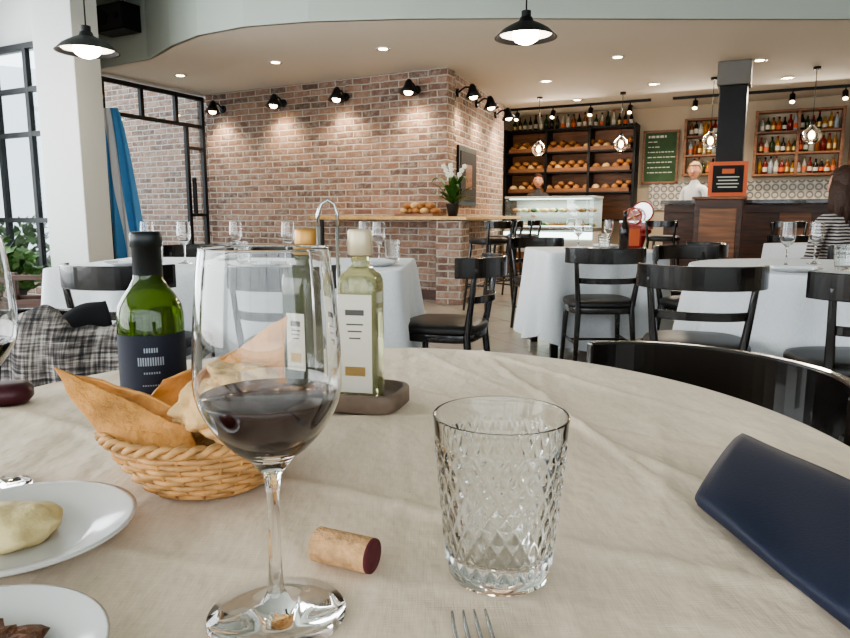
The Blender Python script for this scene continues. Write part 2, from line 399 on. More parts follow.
# ------------------------------------------------------------ light fittings
def spot_wall(p,z,nrm):
    n=Vector((*nrm,0)).normalized(); rz=math.atan2(n.y,n.x)-pi/2
    b=MB()
    b.lathe([(0,0),(.05,0),(.05,.02),(0,.02)],M_blackm,16,T=Matrix.Rotation(-pi/2,4,'X'))
    b.tube([(0,.01,0),(0,.10,.06),(0,.18,.05)],.011,M_blackm,8)
    T=Matrix.Translation((0,.19,.03))@Matrix.Rotation(math.radians(8),4,'X')
    b.lathe([(0,.03),(.03,.03),(.04,.0),(.05,-.03),(.10,-.10),(.104,-.10),(.055,-.02),(.04,.03),(.02,.06),(0,.06)],M_blackm,24,T=T)
    b.ell((0,0,-.085),(.05,.05,.035),M_bulb,12,8,T=T)
    o=b.done('sconce_spotlight',(p[0],p[1],z),rz)
    light('lamp_bulb','SPOT',(0,.24,-.14),36,(1,.80,.56),(math.radians(-18),0,0),spot=2.3,blend=.9,parent=o,rad=.04)
    return o
for r in (.39,1.39,2.37,3.43):
    spot_wall((.25-.878*r,8+.479*r),2.43,(-.479,-.878))
for r in (.39,1.25,2.3):
    spot_wall((.25+.332*r,8+.943*r),2.43,(.943,-.332))

def dome_pendant(name,loc,r,ztop,power=60):
    b=MB()
    b.lathe([(0,.62*r*1.0+.0),(.2*r,.62*r),(.24*r,.5*r),(.5*r,.38*r),(.8*r,.2*r),(1.0*r,0),(1.04*r,-.03*r),(.98*r,-.02*r),(.76*r,.17*r),(.46*r,.34*r),(0,.46*r)],M_blackm,40)
    b.cyl((0,0,.6*r),.16*r,.22*r,M_blackm,16)
    b.ell((0,0,.06*r),(.46*r,.46*r,.30*r),M_bulbw,16,10)
    b.lathe([(.94*r,.03*r),(.74*r,.165*r),(.44*r,.325*r),(0,.40*r)],M_plate,40)
    b.tube([(0,0,.8*r),(0,0,ztop-loc[2])],.006,M_blackm,6)
    b.cyl((0,0,ztop-loc[2]-.03),.05,.03,M_blackm,16)
    o=b.done(name,loc)
    light('lamp_bulb','POINT',(0,0,-.05*r-.06),power,(1,.86,.66),parent=o,rad=.08)
    return o
dome_pendant('pendant_lamp',(-2.44,5.15,2.17),.21,3.3,30)
dome_pendant('pendant_lamp',(.705,5.0,2.23),.21,3.3,30)
for (x,y) in [(-2.92,8.46),(-1.63,7.75),(-.42,7.14),(2.03,7.5),(3.6,7.65),(2.9,9.0),(4.4,8.6),(1.5,8.8),(5.2,7.2),(2.2,10.2)]:
    b=MB(); b.lathe([(.0,-.004),(.045,-.004),(.05,-.008),(.075,-.008),(.075,0)],M_plate,24); b.lathe([(0,-.010),(.045,-.010),(.045,-.003)],M_bulb,20)
    o=b.done('recessed_downlight',(x,y,2.649))
    light('lamp_bulb','SPOT',(0,0,-.02),36,(1,.86,.68),(0,0,0),spot=2.5,blend=.9,parent=o,rad=.05)

E=Vector((.894,-.447,0)); Nn=Vector((-.447,-.894,0)); O=Vector((1.5,12,0)); RB=math.atan2(-.447,.894)
def BW(s,t,z=0): 
    p=O+E*s+Nn*t; return (p.x,p.y,z)

def track(name,p,q,n):
    P=Vector(p);Q=Vector(q);b=MB();d=Q-P;L=d.length
    b.box((L/2,0,-.02),(L,.035,.035),M_blackm)
    for i in range(n):
        x=L*(i+.5)/n
        b.tube([(x,0,-.03),(x,0,-.09)],.01,M_blackm,6)
        T=Matrix.Translation((x,0,-.12))@Matrix.Rotation(math.radians(-35),4,'X')
        b.cyl((0,0,-.07),.035,.12,M_blackm,14,T=T); b.lathe([(0,-.072),(.03,-.072)],M_bulb,14,T=T)
    o=b.done(name,P,math.atan2(d.y,d.x)); return o
track('track_light',BW(.1,.9,2.65),BW(2.4,.9,2.65),4)
track('track_light',BW(2.7,.9,2.65),BW(5.1,.9,2.65),4)
for s_ in (1.2,3.0,4.4):
    light('light_back_wall','AREA',BW(s_,1.1,2.55),54,(1,.87,.70),(math.radians(-25),0,RB),size=1.0,size_y=.15)

def globe_pendant(loc,sc=1):
    b=MB()
    b.lathe([(0,.13),(.02,.13),(.03,.10),(.09,.05),(.105,0),(.09,-.05),(.05,-.09),(.048,-.09),(.086,-.05),(.1,0),(.086,.05),(.028,.09)],M_glass,20)
    b.ell((0,0,.0),(.035,.035,.05),M_bulb,12,8); b.cyl((0,0,.08),.025,.07,M_blackm,10)
    b.tube([(0,0,.14),(0,0,2.65-loc[2])],.004,M_blackm,5)
    b.cyl((0,0,2.62-loc[2]),.04,.03,M_blackm,12)
    o=b.done('globe_pendant_lamp',loc); light('lamp_bulb','POINT',(0,0,-.12),7,(1,.84,.62),parent=o); return o
for u,z,y in ((537,1.93,10.0),(618,1.96,9.6),(706,1.90,8.6),(805,1.90,8.0)):
    globe_pendant(((u-425)/688*y,y,z))

b=MB(); b.box((0,0,0),(.46,.22,.27),M_blackm); b.box((0,-.115,0),(.42,.01,.23),M_dgrey)
b.cyl((0,0,0),.08,.01,M_blackm,20,T=Matrix.Translation((-.08,-.12,0))@Matrix.Rotation(pi/2,4,'X'))
b.cyl((0,0,0),.035,.01,M_blackm,16,T=Matrix.Translation((.13,-.12,0))@Matrix.Rotation(pi/2,4,'X'))
b.box((0,.13,0),(.08,.10,.06),M_blackm)
b.done('loudspeaker',(-3.27,7.62,3.05),math.atan2(-.58,.88)+.1,bevel=.01)

# ------------------------------------------------------------ flag
def flagmat():
    m=bpy.data.materials.new('flag_fabric'); m.use_nodes=True; nt=m.node_tree; b=nt.nodes['Principled BSDF']
    tc=nt.nodes.new('ShaderNodeTexCoord'); sp=nt.nodes.new('ShaderNodeSeparateXYZ'); r=nt.nodes.new('ShaderNodeValToRGB'); r.color_ramp.interpolation='CONSTANT'
    ml=nt.nodes.new('ShaderNodeMath'); ml.operation='MULTIPLY'; ml.inputs[1].default_value=.10
    ad=nt.nodes.new('ShaderNodeMath'); ad.operation='ADD'
    mr=nt.nodes.new('ShaderNodeMapRange'); mr.inputs[1].default_value=-.02; mr.inputs[2].default_value=.36
    nt.links.new(tc.outputs['Object'],sp.inputs[0]); nt.links.new(sp.outputs['Z'],ml.inputs[0]); nt.links.new(sp.outputs['X'],ad.inputs[0]); nt.links.new(ml.outputs[0],ad.inputs[1])
    nt.links.new(ad.outputs[0],mr.inputs[0]); nt.links.new(mr.outputs[0],r.inputs['Fac'])
    e=r.color_ramp.elements; e[0].color=C(92,156,214); e[1].position=.42; e[1].color=C(230,234,240); n=e.new(.66); n.color=C(92,156,214)
    nt.links.new(r.outputs['Color'],b.inputs['Base Color']); b.inputs['Roughness'].default_value=.8; return m
b=MB()
def ff(u,v):
    w=.16+.24*(v**.7); x=-.06+u*w; return (x,.035*math.sin(u*19+v*1.5)*(.3+v), 2.16-1.65*v-.10*u*v)
b.sheet(ff,60,24,flagmat())
b.tube([(-.08,0,0.03),(-.08,0,2.25)],.012,M_dwood,10); b.ell((-.08,0,2.28),(.03,.03,.045),M_gold,12,8); b.cyl((-.08,0,0),.14,.035,M_dwood,24)
b.done('flag_on_pole',(-3.47,7.72,0),0)

# ------------------------------------------------------------ brick-wall ledge
nf=Vector((-.479,-.878)); ns=Vector((.943,-.332)); cor=Vector((.25,8.0)); ef=Vector((-.878,.479)); es=Vector((.332,.943))
A=cor+ef*1.65+nf*.01; A2=A+nf*.42
oc=cor+nf*.43+ns*.43
B1=cor+es*2.2+ns*.01; B2=B1+ns*.42
c0=cor+nf*.01+ns*.01
b=MB(); b.prism([tuple(p) for p in (A,A2,oc,B2,B1,c0)],.945,.985,M_lwood)
for p in (cor+ef*1.55+nf*.33,cor+es*2.1+ns*.33): b.box((p.x,p.y,.47),(.05,.05,.94),M_blackm)
b.done('ledge_counter',bevel=.006)
b=MB(); b.box((0,0,.468),(.30,.30,.93),M_brick); pc=cor+nf*.2+ns*.17; b.done('ledge_pedestal',(pc.x,pc.y,0),math.atan2(es.y,es.x))
b=MB(); b.box((0,0,0),(.8,.03,.72),M_blackm); b.box((0,-.018,0),(.68,.01,.6),M_chalkb); b.box((0,-.024,.0),(.3,.004,.3),M_mwood)
p=cor+es*.78+ns*.02; b.done('framed_picture',(p.x,p.y,1.47),math.atan2(es.y,es.x),bevel=.005)
random.seed(5); b=MB(); b.lathe([(0,0),(.05,0),(.075,.13),(.08,.14),(.068,.13),(0,.12)],M_pot,20)
for i in range(30):
    a=i*2.4; L=random.uniform(.18,.36); h=random.uniform(.06,.32)
    def lf(u,v,a=a,L=L,h=h):
        w=.032*math.sin(pi*min(max(u,.03),.97))*(v-.5)*2
        x=L*u; z=.13+h*math.sin(u*2.2); return (x*math.cos(a)-w*math.sin(a),x*math.sin(a)+w*math.cos(a),z)
    b.sheet(lf,8,2,M_leaf)
for a,L in ((.6,.16),(2.6,.12),(4.4,.10)):
    pts=[(L*t*math.cos(a)*t,L*t*math.sin(a)*t,.13+.50*t-.08*t*t) for t in [i/8 for i in range(9)]]
    b.tube(pts,.004,M_leaf,5)
    for j in range(5,9):
        q=Vector(pts[j])
        for k5 in range(5):
            aa=k5*2*pi/5; b.ell((q.x+.016*math.cos(aa),q.y-.01,q.z+.016*math.sin(aa)),(.014,.006,.014),M_petal,8,5)
b.done('potted_orchid',(.31,7.70,.985))
random.seed(2); b=MB(); b.box((0,0,.015),(.5,.26,.03),M_mwood)
for i in range(9):
    x=-.2+.1*(i%5)+(.05 if i>4 else 0); z=.06+(.06 if i>4 else 0)
    b.ell((x,random.uniform(-.04,.04),z),(.055,.09,.038),M_loaf if i%3 else M_bread,12,8)
b.done('bread_loaf_board',(-.07,7.93-.03,.985),math.atan2(.479,-.878)+pi)

# ------------------------------------------------------------ bar stools, chairs
def stool():
    b=MB(); b.sell(.18,.18,[(.85,.70),(1,.715),(1,.745),(.9,.765),(.4,.772)],M_leather,3)
    for sx in (-1,1):
        b.tube([(sx*.13,.13,.71),(sx*.18,.18,0)],[.016,.013],M_black,8)
        b.tube([(sx*.19,-.19,0),(sx*.14,-.15,.70),(sx*.16,-.19,.92)],[.013,.016,.013],M_black,8)
        b.tube([(sx*.165,.165,.28),(sx*.17,-.175,.28)],.01,M_black,6)
    b.tube([(-.165,.165,.25),(.165,.165,.25)],.01,M_black,6); b.tube([(-.17,-.175,.33),(.17,-.175,.33)],.01,M_black,6)
    b.band(arc(0,-.08,.19,205,335,12,.90,.14),.07,.018,M_black)
    return b
s0=stool().done('bar_stool',(.90,7.85,0),math.radians(70),bevel=.003)
copy(s0,(1.22,8.6,0),math.radians(60)); copy(s0,(.66,7.1,0),math.radians(35))
for x,y,a in ((2.75,7.9,-30),(3.9,7.4,-20),(4.5,7.1,-20)): copy(s0,(x,y,0),math.radians(a))

def chair(top=.755,lower=True,hh=.095):
    b=MB(); b.sell(.215,.205,[(.9,.425),(1,.435),(1,.455),(.96,.468),(.8,.478),(.3,.482)],M_leather,3.5)
    b.sell(.205,.195,[(1,.39),(1,.43)],M_black,4)
    for sx in (-1,1):
        b.tube([(sx*.17,.16,.42),(sx*.19,.19,0)],[.019,.013],M_black,10)
        b.tube([(sx*.19,-.21,0),(sx*.165,-.165,.42),(sx*.185,-.195,.60),(sx*.20,-.215,top)],[.013,.019,.015,.013],M_black,10)
        b.tube([(sx*.18,.175,.2),(sx*.18,-.19,.2)],.009,M_black,6)
    b.tube([(-.18,.0,.2),(.18,.0,.2)],.009,M_black,6)
    b.band(arc(0,-.10,.245,188,352,32,top,.20),hh,.02,M_black)
    if lower: b.band(arc(0,-.12,.20,205,335,16,.60,.13),.035,.014,M_black)
    return b
c0_=chair().done('dining_chair',(1.12,4.36,0),0,bevel=.004)
cl_=chair(.672,False,.165).done('dining_chair',(.345,1.03,0),math.atan2(-.545,-.84)-pi/2,bevel=.004)
def ch(x,y,face,src=None):
    return copy(src or c0_,(x,y,0),math.radians(face-90))
ch(1.84,4.90,180); ch(1.0,5.85,-80)
ch(1.17,2.90,72); ch(1.62,2.52,85); ch(1.75,4.30,-70)
ch(-.58,2.90,85); ch(.10,3.42,160); ch(-1.24,2.94,80); ch(-.9,4.35,-90); ch(-1.5,4.4,-85)
ch(3.4,6.6,200); ch(4.2,6.3,150)

# ------------------------------------------------------------ tables with cloths
def outline_rect(w,d,r,n=200):
    pts=[]
    cx,cy=w/2-r,d/2-r
    for (sx,sy,a0) in ((1,1,0),(-1,1,90),(-1,-1,180),(1,-1,270)):
        for i in range(9):
            a=math.radians(a0+90*i/8); pts.append((sx*cx+r*math.cos(a),sy*cy+r*math.sin(a)))
    out=[]
    P=[Vector(p) for p in pts]; P.append(P[0]); L=[0]
    for a,b_ in zip(P,P[1:]): L.append(L[-1]+(b_-a).length)
    for i in range(n):
        t=L[-1]*i/n; j=max(k for k in range(len(L)) if L[k]<=t+1e-9); j=min(j,len(P)-2)
        f=(t-L[j])/max(L[j+1]-L[j],1e-9); out.append(P[j].lerp(P[j+1],f))
    return out
def cloth(b,out,ztop,drop,mt,seed=0,waves=14,amp=.035,flare=.05,cornerdrop=0,top=True):
    n=len(out); lv=[(0,0),(.004,.001),(.007,.006)]+[(.008+flare*(t**1.3),.006+(drop-.006)*t) for t in [i/12 for i in range(1,13)]]
    vs=[];fs=[]
    for li,(o,dz) in enumerate(lv):
        t=max(0,dz/drop)
        for k in range(n):
            p=out[k]; d=(out[(k+1)%n]-out[k-1]).normalized(); nn=Vector((d.y,-d.x))
            ph=2*pi*k/n*waves
            w=noise.noise(Vector((math.cos(2*pi*k/n)*waves*.35,math.sin(2*pi*k/n)*waves*.35,seed+t*.4)))
            off=o+amp*(t**.8)*(w*1.6+.5*math.sin(ph+seed)+.35) 
            q=p+nn*max(off,o*.5)
            vs.append((q.x,q.y,ztop-dz-cornerdrop*t*abs(math.sin(4*pi*k/n+.3))))
    for i in range(len(lv)-1):
        for k in range(n): fs.append((i*n+k,(i+1)*n+k,(i+1)*n+(k+1)%n,i*n+(k+1)%n))
    b.add(vs,fs,mt,True)
    if top: b.add([(p.x,p.y,ztop) for p in out],[tuple(range(n))],mt,False)
def legs_table(name,loc,rz,w,d,rnd=False):
    b=MB()
    if rnd:
        b.cyl((0,0,.715),w/2-.01,.03,M_wtable,48); b.cyl((0,0,.02),.04,.7,M_blackm,20); b.lathe([(0,.04),(.05,.04),(.26,.012),(.27,0),(0,0)],M_blackm,32)
    else:
        b.box((0,0,.73),(w-.02,d-.02,.03),M_wtable)
        for sx in (-1,1):
            for sy in (-1,1): b.box((sx*(w/2-.07),sy*(d/2-.07),.357),(.05,.05,.715),M_blackm)
    return b.done(name,loc,rz,bevel=.003)
legs_table('dining_table',(-.94,3.62,0),-.06,1.7,.9)
b=MB(); cloth(b,outline_rect(1.7,.9,.03,260),.749,.50,M_cloth2,1,16,.04,.03,.10); b.done('tablecloth',(-.94,3.62,0),-.06)
legs_table('dining_table',(1.24,5.05,0),.05,.84,.8)
b=MB(); cloth(b,outline_rect(.84,.8,.03,200),.749,.56,M_cloth2,4,9,.055,.02,.12); b.done('tablecloth',(1.24,5.05,0),.05)
legs_table('dining_table',(1.98,3.35,0),0,1.24,1.24,True)
circ=lambda r,n: [Vector((r*math.cos(2*pi*k/n),r*math.sin(2*pi*k/n))) for k in range(n)]
b=MB(); cloth(b,circ(.63,220),.749,.50,M_cloth2,7,13,.05,.02,.05); b.done('tablecloth',(1.98,3.35,0))
legs_table('dining_table',(3.55,5.9,0),.3,.8,.8)
b=MB(); cloth(b,outline_rect(.8,.8,.03,160),.749,.5,M_cloth2,11,10,.03,.03,.08); b.done('tablecloth',(3.55,5.9,0),.3)

# foreground table
TC=(-.085,.735)
legs_table('dining_table',(TC[0],TC[1],0),0,1.08,1.08,True)
b=MB(); R=.55
creases=((-.4,1.3,.0,.2,.0030,.005),(.08,1.3,.30,.2,.0042,.005),(-.6,.80,.6,.86,.0026,.005),(-.05,1.3,-.02,.2,.0024,.007),(.0,.95,.5,.55,.0032,.008),(-.6,.55,.4,.33,.0018,.007),
 (-.12,.62,.35,.36,.0030,.010),(.12,1.2,.45,.70,.0034,.008),(-.3,1.15,.3,1.02,.0026,.007),(-.12,.36,.02,.62,.0020,.008),(.1,.30,.22,.62,.0022,.008),(-.02,1.25,.22,.72,.0032,.007),(.2,1.2,.12,.6,.0024,.007))
def ftop(x,y):
    wx,wy=x+TC[0],y+TC[1]
    h=.0022*noise.noise(Vector((wx*6,wy*4,0)))+.0014*noise.noise(Vector((wx*20,wy*9,3)))+.0007*noise.noise(Vector((wx*40,wy*28,8)))
    for i,(ax,ay,bx,by,am,w) in enumerate(creases):
        dx,dy=bx-ax,by-ay; L=math.hypot(dx,dy); d=((wx-ax)*dy-(wy-ay)*dx)/L
        d+=.022*noise.noise(Vector((wx*4,wy*4,i*3.7)))
        h+=am*math.exp(-(d/w)**2)*(.35+1.1*max(0,noise.noise(Vector((wx*3,wy*3,i*1.9+7)))+.3))
    return h*min(1,(R-math.hypot(x,y))/.03)
n=300;rings=150;vs=[(0,0,ftop(0,0))];fs=[]
for i in range(1,rings+1):
    r=R*i/rings
    for k in range(n):
        x,y=r*math.cos(2*pi*k/n),r*math.sin(2*pi*k/n); vs.append((x,y,ftop(x,y)))
for k in range(n): fs.append((0,1+k,1+(k+1)%n))
for i in range(rings-1):
    for k in range(n): fs.append((1+i*n+k,1+(i+1)*n+k,1+(i+1)*n+(k+1)%n,1+i*n+(k+1)%n))
b.add([(x,y,z+.748) for x,y,z in vs],fs,M_cloth,True)
cloth(b,circ(R,n),.748,.2,M_cloth,2,12,.0,.006,0,top=False)
b.done('tablecloth',(TC[0],TC[1],0))

# ------------------------------------------------------------ glassware
def wineglass(rb=.0438,h=.231,wine=True,n=48,level=.146,rr=.0372,fr=.043):
    b=MB(); zb=.100; th=.0009
    out=[(0,0),(fr,0),(fr+.0004,.0007),(fr,.0014),(fr*.6,.005),(.010,.009),(.0048,.018),(.0038,.04),(.0038,.080),(.0055,.093),(.014,zb+.003)]
    bowl=[]
    m=18
    for i in range(m+1):
        t=i/m; z=zb+.004+(h-zb-.004)*t
        if t<.38: r=.014+(rb-.014)*math.sin(t/.38*pi/2)**.8
        else: r=rb-(rb-rr)*(((t-.38)/.62)**1.6)
        bowl.append((r,z))
    inner=[(max(r-th,.001),z+ (.0015 if i<2 else 0)) for i,(r,z) in enumerate(bowl)]
    rim=[(rr,h-.0006),(rr-.0001,h-.0001),(rr-th*.5,h+.0002),(rr-th+.0001,h-.0001),(rr-th,h-.0006)]
    prof=out[:-1]+bowl[:-1]+[(rr,h-.0016)]+rim+[(rr-th,h-.0016)]+inner[:-1][::-1]+[(0,zb+.006)]
    b.lathe(prof,M_glass,n)
    if wine:
        w=[(0,zb+.0065)]+[(r-.0002,z) for r,z in inner if z<level and z>zb+.006]
        t=(level-zb-.004)/(h-zb-.004)
        rl=(.014+(rb-.014)*math.sin(min(t,.38)/.38*pi/2)**.8)-th-.0002 if t<.38 else [r for r,z in inner if z<level][-1]
        w+=[(rl,level-.0002),(rl-.0006,level),(0,level)]
        b.lathe(w,M_wine,n)
    return b
g0=wineglass(level=.143).done('wine_glass',(-.0935,.397,.7505))
g1=wineglass(level=.138).done('wine_glass',(-.408,.59,.7505))
ge=wineglass(.036,.215,False,24,rr=.032,fr=.036).done('wine_glass',(1.76,3.32,.750))
for x,y in ((2.0,3.5),(2.02,3.1),(2.3,3.3),(-1.25,3.55),(-1.05,3.8),(-.24,3.55),(-.34,3.85),(1.12,5.0),(1.38,5.15),(-1.5,3.7),(3.4,5.8),(-.7,3.5)): copy(ge,(x,y,.750))

def tumbler(loc,nt_=240,nz=110):
    b=MB(); H=.115; R0=.035; R1=.0465; vs=[];fs=[]
    def rad(z): 
        t=z/H; return R0+(R1-R0)*(t**.85)
    zs=[0,.0006]+[H*j/nz for j in range(1,nz)]+[H-.0008,H-.0002]
    z0,z1=.010,.098
    for z in zs:
        for k in range(nt_):
            a=2*pi*k/nt_; r=rad(z)
            if z0<z<z1:
                cells=24; p=.0195
                f1=(cells*a/(2*pi)+z/p)%1; f2=(cells*a/(2*pi)-z/p)%1
                d=min(min(f1,1-f1),min(f2,1-f2))
                r+= -.0012+.0020*min(d,.36)/.36
            elif z<=z0:
                r+= -(.003 if z<.0003 else (.001 if z<.001 else 0))
            vs.append((r*math.cos(a),r*math.sin(a),z))
    L=len(zs)
    inn=[(R1-.0003,H+.0003),(R1-.0012,H+.0003),(R1-.0015,H-.0002),(R1-.0016,H-.0010)]+[(rad(H*(1-j/20))-.0036+.0020*max(0,1-j/6),H*(1-j/20)) for j in range(1,20) if H*(1-j/20)>.014]
    for r,z in inn:
        for k in range(nt_):
            a=2*pi*k/nt_; vs.append((r*math.cos(a),r*math.sin(a),z))
    L+=len(inn)
    for i in range(L-1):
        for k in range(nt_): fs.append((i*nt_+k,i*nt_+(k+1)%nt_,(i+1)*nt_+(k+1)%nt_,(i+1)*nt_+k))
    ci=len(vs); vs.append((0,0,.0115)); 
    for k in range(nt_): fs.append(((L-1)*nt_+k,(L-1)*nt_+(k+1)%nt_,ci))
    cb=len(vs); vs.append((0,0,.002))
    for k in range(nt_): fs.append((cb,(k+1)%nt_,k))
    b.add(vs,fs,M_cutg,True); return b.done('cut_glass_tumbler',loc)
tumbler((.052,.450,.7505))
t1=tumbler((1.92,3.12,.750),72,24)
for x,y in ((2.12,3.25),(2.2,3.05),(-1.35,3.4),(-.95,3.5),(-.34,3.65),(-.18,3.75),(1.3,4.95)): copy(t1,(x,y,.750))

def plate(b,r,T=None):
    b.lathe([(0,.004),(r*.55,.004),(r*.62,.006),(r*.95,.017),(r,.0175),(r*.985,.0145),(r*.62,.0015),(r*.6,0),(0,0)],M_plate,56,T=T)
for x,y in ((-1.5,3.45),(-.8,3.4),(-.25,3.4),(-1.2,3.95),(1.1,4.85),(1.4,5.3),(1.65,3.05),(2.3,3.6)):
    b=MB(); plate(b,.12); b.box((0,0,.02),(.18,.07,.012),M_cloth2,rz=random.uniform(0,3)); b.done('dinner_plate',(x,y,.750),bevel=.004)

# ------------------------------------------------------------ foreground objects
b=MB(); nr=9; N=130
for j in range(nr):
    t=j/(nr-1); r=.057+.033*t**.8; z=.006+.048*t
    pts=[((r+.0022*math.sin(15*a+pi*j))*math.cos(a),(r+.0022*math.sin(15*a+pi*j))*math.sin(a),z) for a in [2*pi*k/N for k in range(N)]]
    b.tube(pts,.0032,M_wicker,6,closed=True)
for k in range(30):
    a=2*pi*k/30+.1; b.tube([(r_*math.cos(a),r_*math.sin(a),z) for r_,z in ((.055,.003),(.068,.018),(.081,.036),(.090,.056))],.0018,M_wicker,5)
for ph in (0,pi):
    pts=[((.092+.003*math.cos(22*a+ph))*math.cos(a),(.092+.003*math.cos(22*a+ph))*math.sin(a),.058+.003*math.sin(22*a+ph)) for a in [2*pi*k/220 for k in range(220)]]
    b.tube(pts,.0032,M_wicker,6,closed=True)
for j in range(9):
    r=.006+.0060*j; b.tube([(r*math.cos(a),r*math.sin(a),.004) for a in [2*pi*k/48 for k in range(48)]],.0034,M_wicker,6,closed=True)
b.done('wicker_bread_basket',(-.205,.622,.7505))
def flat(name,c,bulge=(0,0,0),seed=0,mt=M_cracker,th=.003,wv=.004):
    c=[Vector(p) for p in c]; b=MB()
    def fn(u,v):
        p=(c[0].lerp(c[1],u)).lerp(c[3].lerp(c[2],u),v)
        k=math.sin(pi*u)*math.sin(pi*v)
        p=p+Vector(bulge)*k
        nn=noise.noise_vector(p*22+Vector((seed,0,0)))*wv+noise.noise_vector(p*90+Vector((seed,0,0)))*.0010
        return p+nn
    b.sheet(fn,44,44,mt); return b.done(name,(0,0,0),solid=th)
# left wedge: pointed tip out to the left over the rim
flat('crisp_flatbread',[(-.334,.600,.864),(-.210,.588,.812),(-.192,.568,.782),(-.262,.555,.790)],(0,-.010,-.006),1)
flat('crisp_flatbread',[(-.290,.606,.800),(-.334,.606,.858),(-.262,.606,.842),(-.205,.600,.812)],(0,.006,.004),2)
# right wedge: tall peak
flat('crisp_flatbread',[(-.236,.645,.806),(-.212,.655,.850),(-.134,.662,.903),(-.136,.648,.806)],(-.004,-.010,0),5)
flat('crisp_flatbread',[(-.285,.650,.80),(-.262,.660,.838),(-.19,.668,.868),(-.20,.660,.80)],(0,.012,0),9)
def roll(name,loc,r,seed,mt=M_bread,rot=(0,0,0)):
    b=MB()
    b.ell((0,0,0),r,mt,44,28,fn=lambda v: v*(1+.42*noise.noise(v*1.7+Vector((seed,0,0)))+.16*noise.noise(v*4+Vector((seed,2,0)))+.05*noise.noise(v*10)))
    return b.done(name,loc,rot=rot)
roll('bread_slice',(-.172,.614,.842),(.042,.024,.020),3,rot=(.3,.25,.3))
roll('bread_slice',(-.200,.604,.828),(.034,.024,.022),6,rot=(0,-.5,.2))
roll('bread_slice',(-.166,.592,.812),(.042,.028,.020),11,rot=(0,.2,-.4))
roll('bread_slice',(-.215,.645,.800),(.040,.034,.026),15)
roll('bread_slice',(-.136,.618,.820),(.022,.024,.026),21,rot=(0,.7,0))
def facing_label(b,r,z0,z1,a0,a1,mt,off=.0006,n=20):
    def fn(u,v):
        a=math.radians(a0+(a1-a0)*u); return ((r+off)*math.cos(a),(r+off)*math.sin(a),z0+(z1-z0)*v)
    b.sheet(fn,n,1,mt)
b=MB(); r=.0345
b.lathe([(0,.004),(.02,.003),(r-.004,0),(r,.005),(r,.142),(r-.002,.153),(r-.008,.164),(.020,.173),(.0155,.182),(.0145,.195),(.0145,.222),(0,.222)],M_green,48)
b.lathe([(.0150,.176),(.0153,.178),(.0150,.215),(.0165,.216),(.0165,.229),(.0145,.232),(0,.232)],M_navyc,32)
facing_label(b,r,.030,.124,190,350,M_navyl)
for z,a,w in ((.106,24,.005),(.092,46,.009),(.083,28,.0022),(.070,34,.0015),(.052,20,.0015)):
    for q in range(int(a/4)):
        aa=270-a/2+q*4; facing_label(b,r,z,z+w,aa,aa+2.4,M_silverp,.0011,2)
b.done('wine_bottle',(-.300,.735,.7505),.35)

cx,cy=-.112,.885
b=MB(); b.sell(.088,.048,[(.92,0),(1,.004),(1,.022),(.97,.025),(.93,.025),(.93,.012)],M_traym,5,48)
b.done('oil_caddy_tray',(cx,cy,.7505),-.28)
b=MB()
for s_ in (-.012,.012): b.tube([(0,s_*1.0,.014),(0,s_,.235)],.0024,M_steel,8)
b.tube([(0,-.012,.235),(0,-.0125,.25),(0,-.008,.263),(0,0,.268),(0,.008,.263),(0,.0125,.25),(0,.012,.235)],.0024,M_steel,8)
b.done('oil_caddy_handle',(cx-.010,cy-.024,.7505),-1.2)
def oilbottle(loc,rz,body,cap,labelm,lw=1.75,l0=.012,l1=.138):
    b=MB(); w=.0255
    b.sell(w,w,[(.92,0),(1,.004),(1,.148),(.97,.156),(.86,.162),(.6,.167),(.48,.172)],body,7,48)
    b.lathe([(.0125,.168),(.0118,.178),(.0118,.192),(.0138,.193),(.0138,.200),(0,.200)],body,28)
    b.lathe([(.0140,.186),(.0158,.188),(.0158,.216),(.0140,.219),(0,.219)],cap,28)
    zc=(l0+l1)/2; H=l1-l0
    for rot in (0,pi):
        T=Matrix.Rotation(rot,4,'Z')
        b.box((0,-w-.0006,zc),(w*lw,.0006,H),labelm,T=T)
        b.box((0,-w-.0011,l1-H*.18),(w*lw*.55,.0004,.007),M_print,T=T)
        for q in range(3): b.box((0,-w-.0011,l1-H*(.30+.07*q)),(w*lw*(.5-.08*q),.0004,.0018),M_print,T=T)
        b.box((0,-w-.0011,l0+H*.22),(w*lw*.6,.0004,.012),M_gold,T=T)
    return b.done('olive_oil_bottle',loc,rz)
oilbottle((-.083,.872,.7632),-.22,M_oilg,M_cap,M_labelw)
oilbottle((-.156,.902,.7632),-.4,M_dgreen,M_amber,M_labelw,1.2,.035,.110)

b=MB(); T=Matrix.Rotation(pi/2,4,'Y')
b.lathe([(0,-.0235),(.0113,-.0235),(.0123,-.0225),(.0123,.0215)],M_cork,32,T=T); b.lathe([(.0123,.0215),(.0121,.0232),(.0110,.0238),(0,.0238)],M_corkr,32,T=T)
b.done('wine_cork',(-.0575,.456,.7632),-.42)
b=MB()
for i in range(4):
    x=-.0108+.0072*i; b.tube([(x*.85,-.045,.003),(x,-.03,.0015),(x,-.010,.0035),(x*.95,.0,.0065)],[.0019,.0016,.0014,.0008],M_steel,8)
def fh(u,v):
    y=-.045-.15*v; w=.0125*max(0,1-v*5)**.6 if v<.16 else 0
    w=max(w,.0035+.006*max(0,(v-.3)/.7)); return ((u-.5)*2*w,y,.003+.010*math.sin(min(v*1.4,1)*pi)*.8)
b.sheet(fh,6,30,M_steel)
b.done('fork',(.027,.389,.7515),.10)
b=MB()
def ncase(u,v):
    far=Vector((.2300,.552)).lerp(Vector((.320,.668)),u); near=Vector((.258,.320)).lerp(Vector((.385,.35)),u); return far.lerp(near,v)
vs=[];fs=[];K=32;V=34
sec=[]
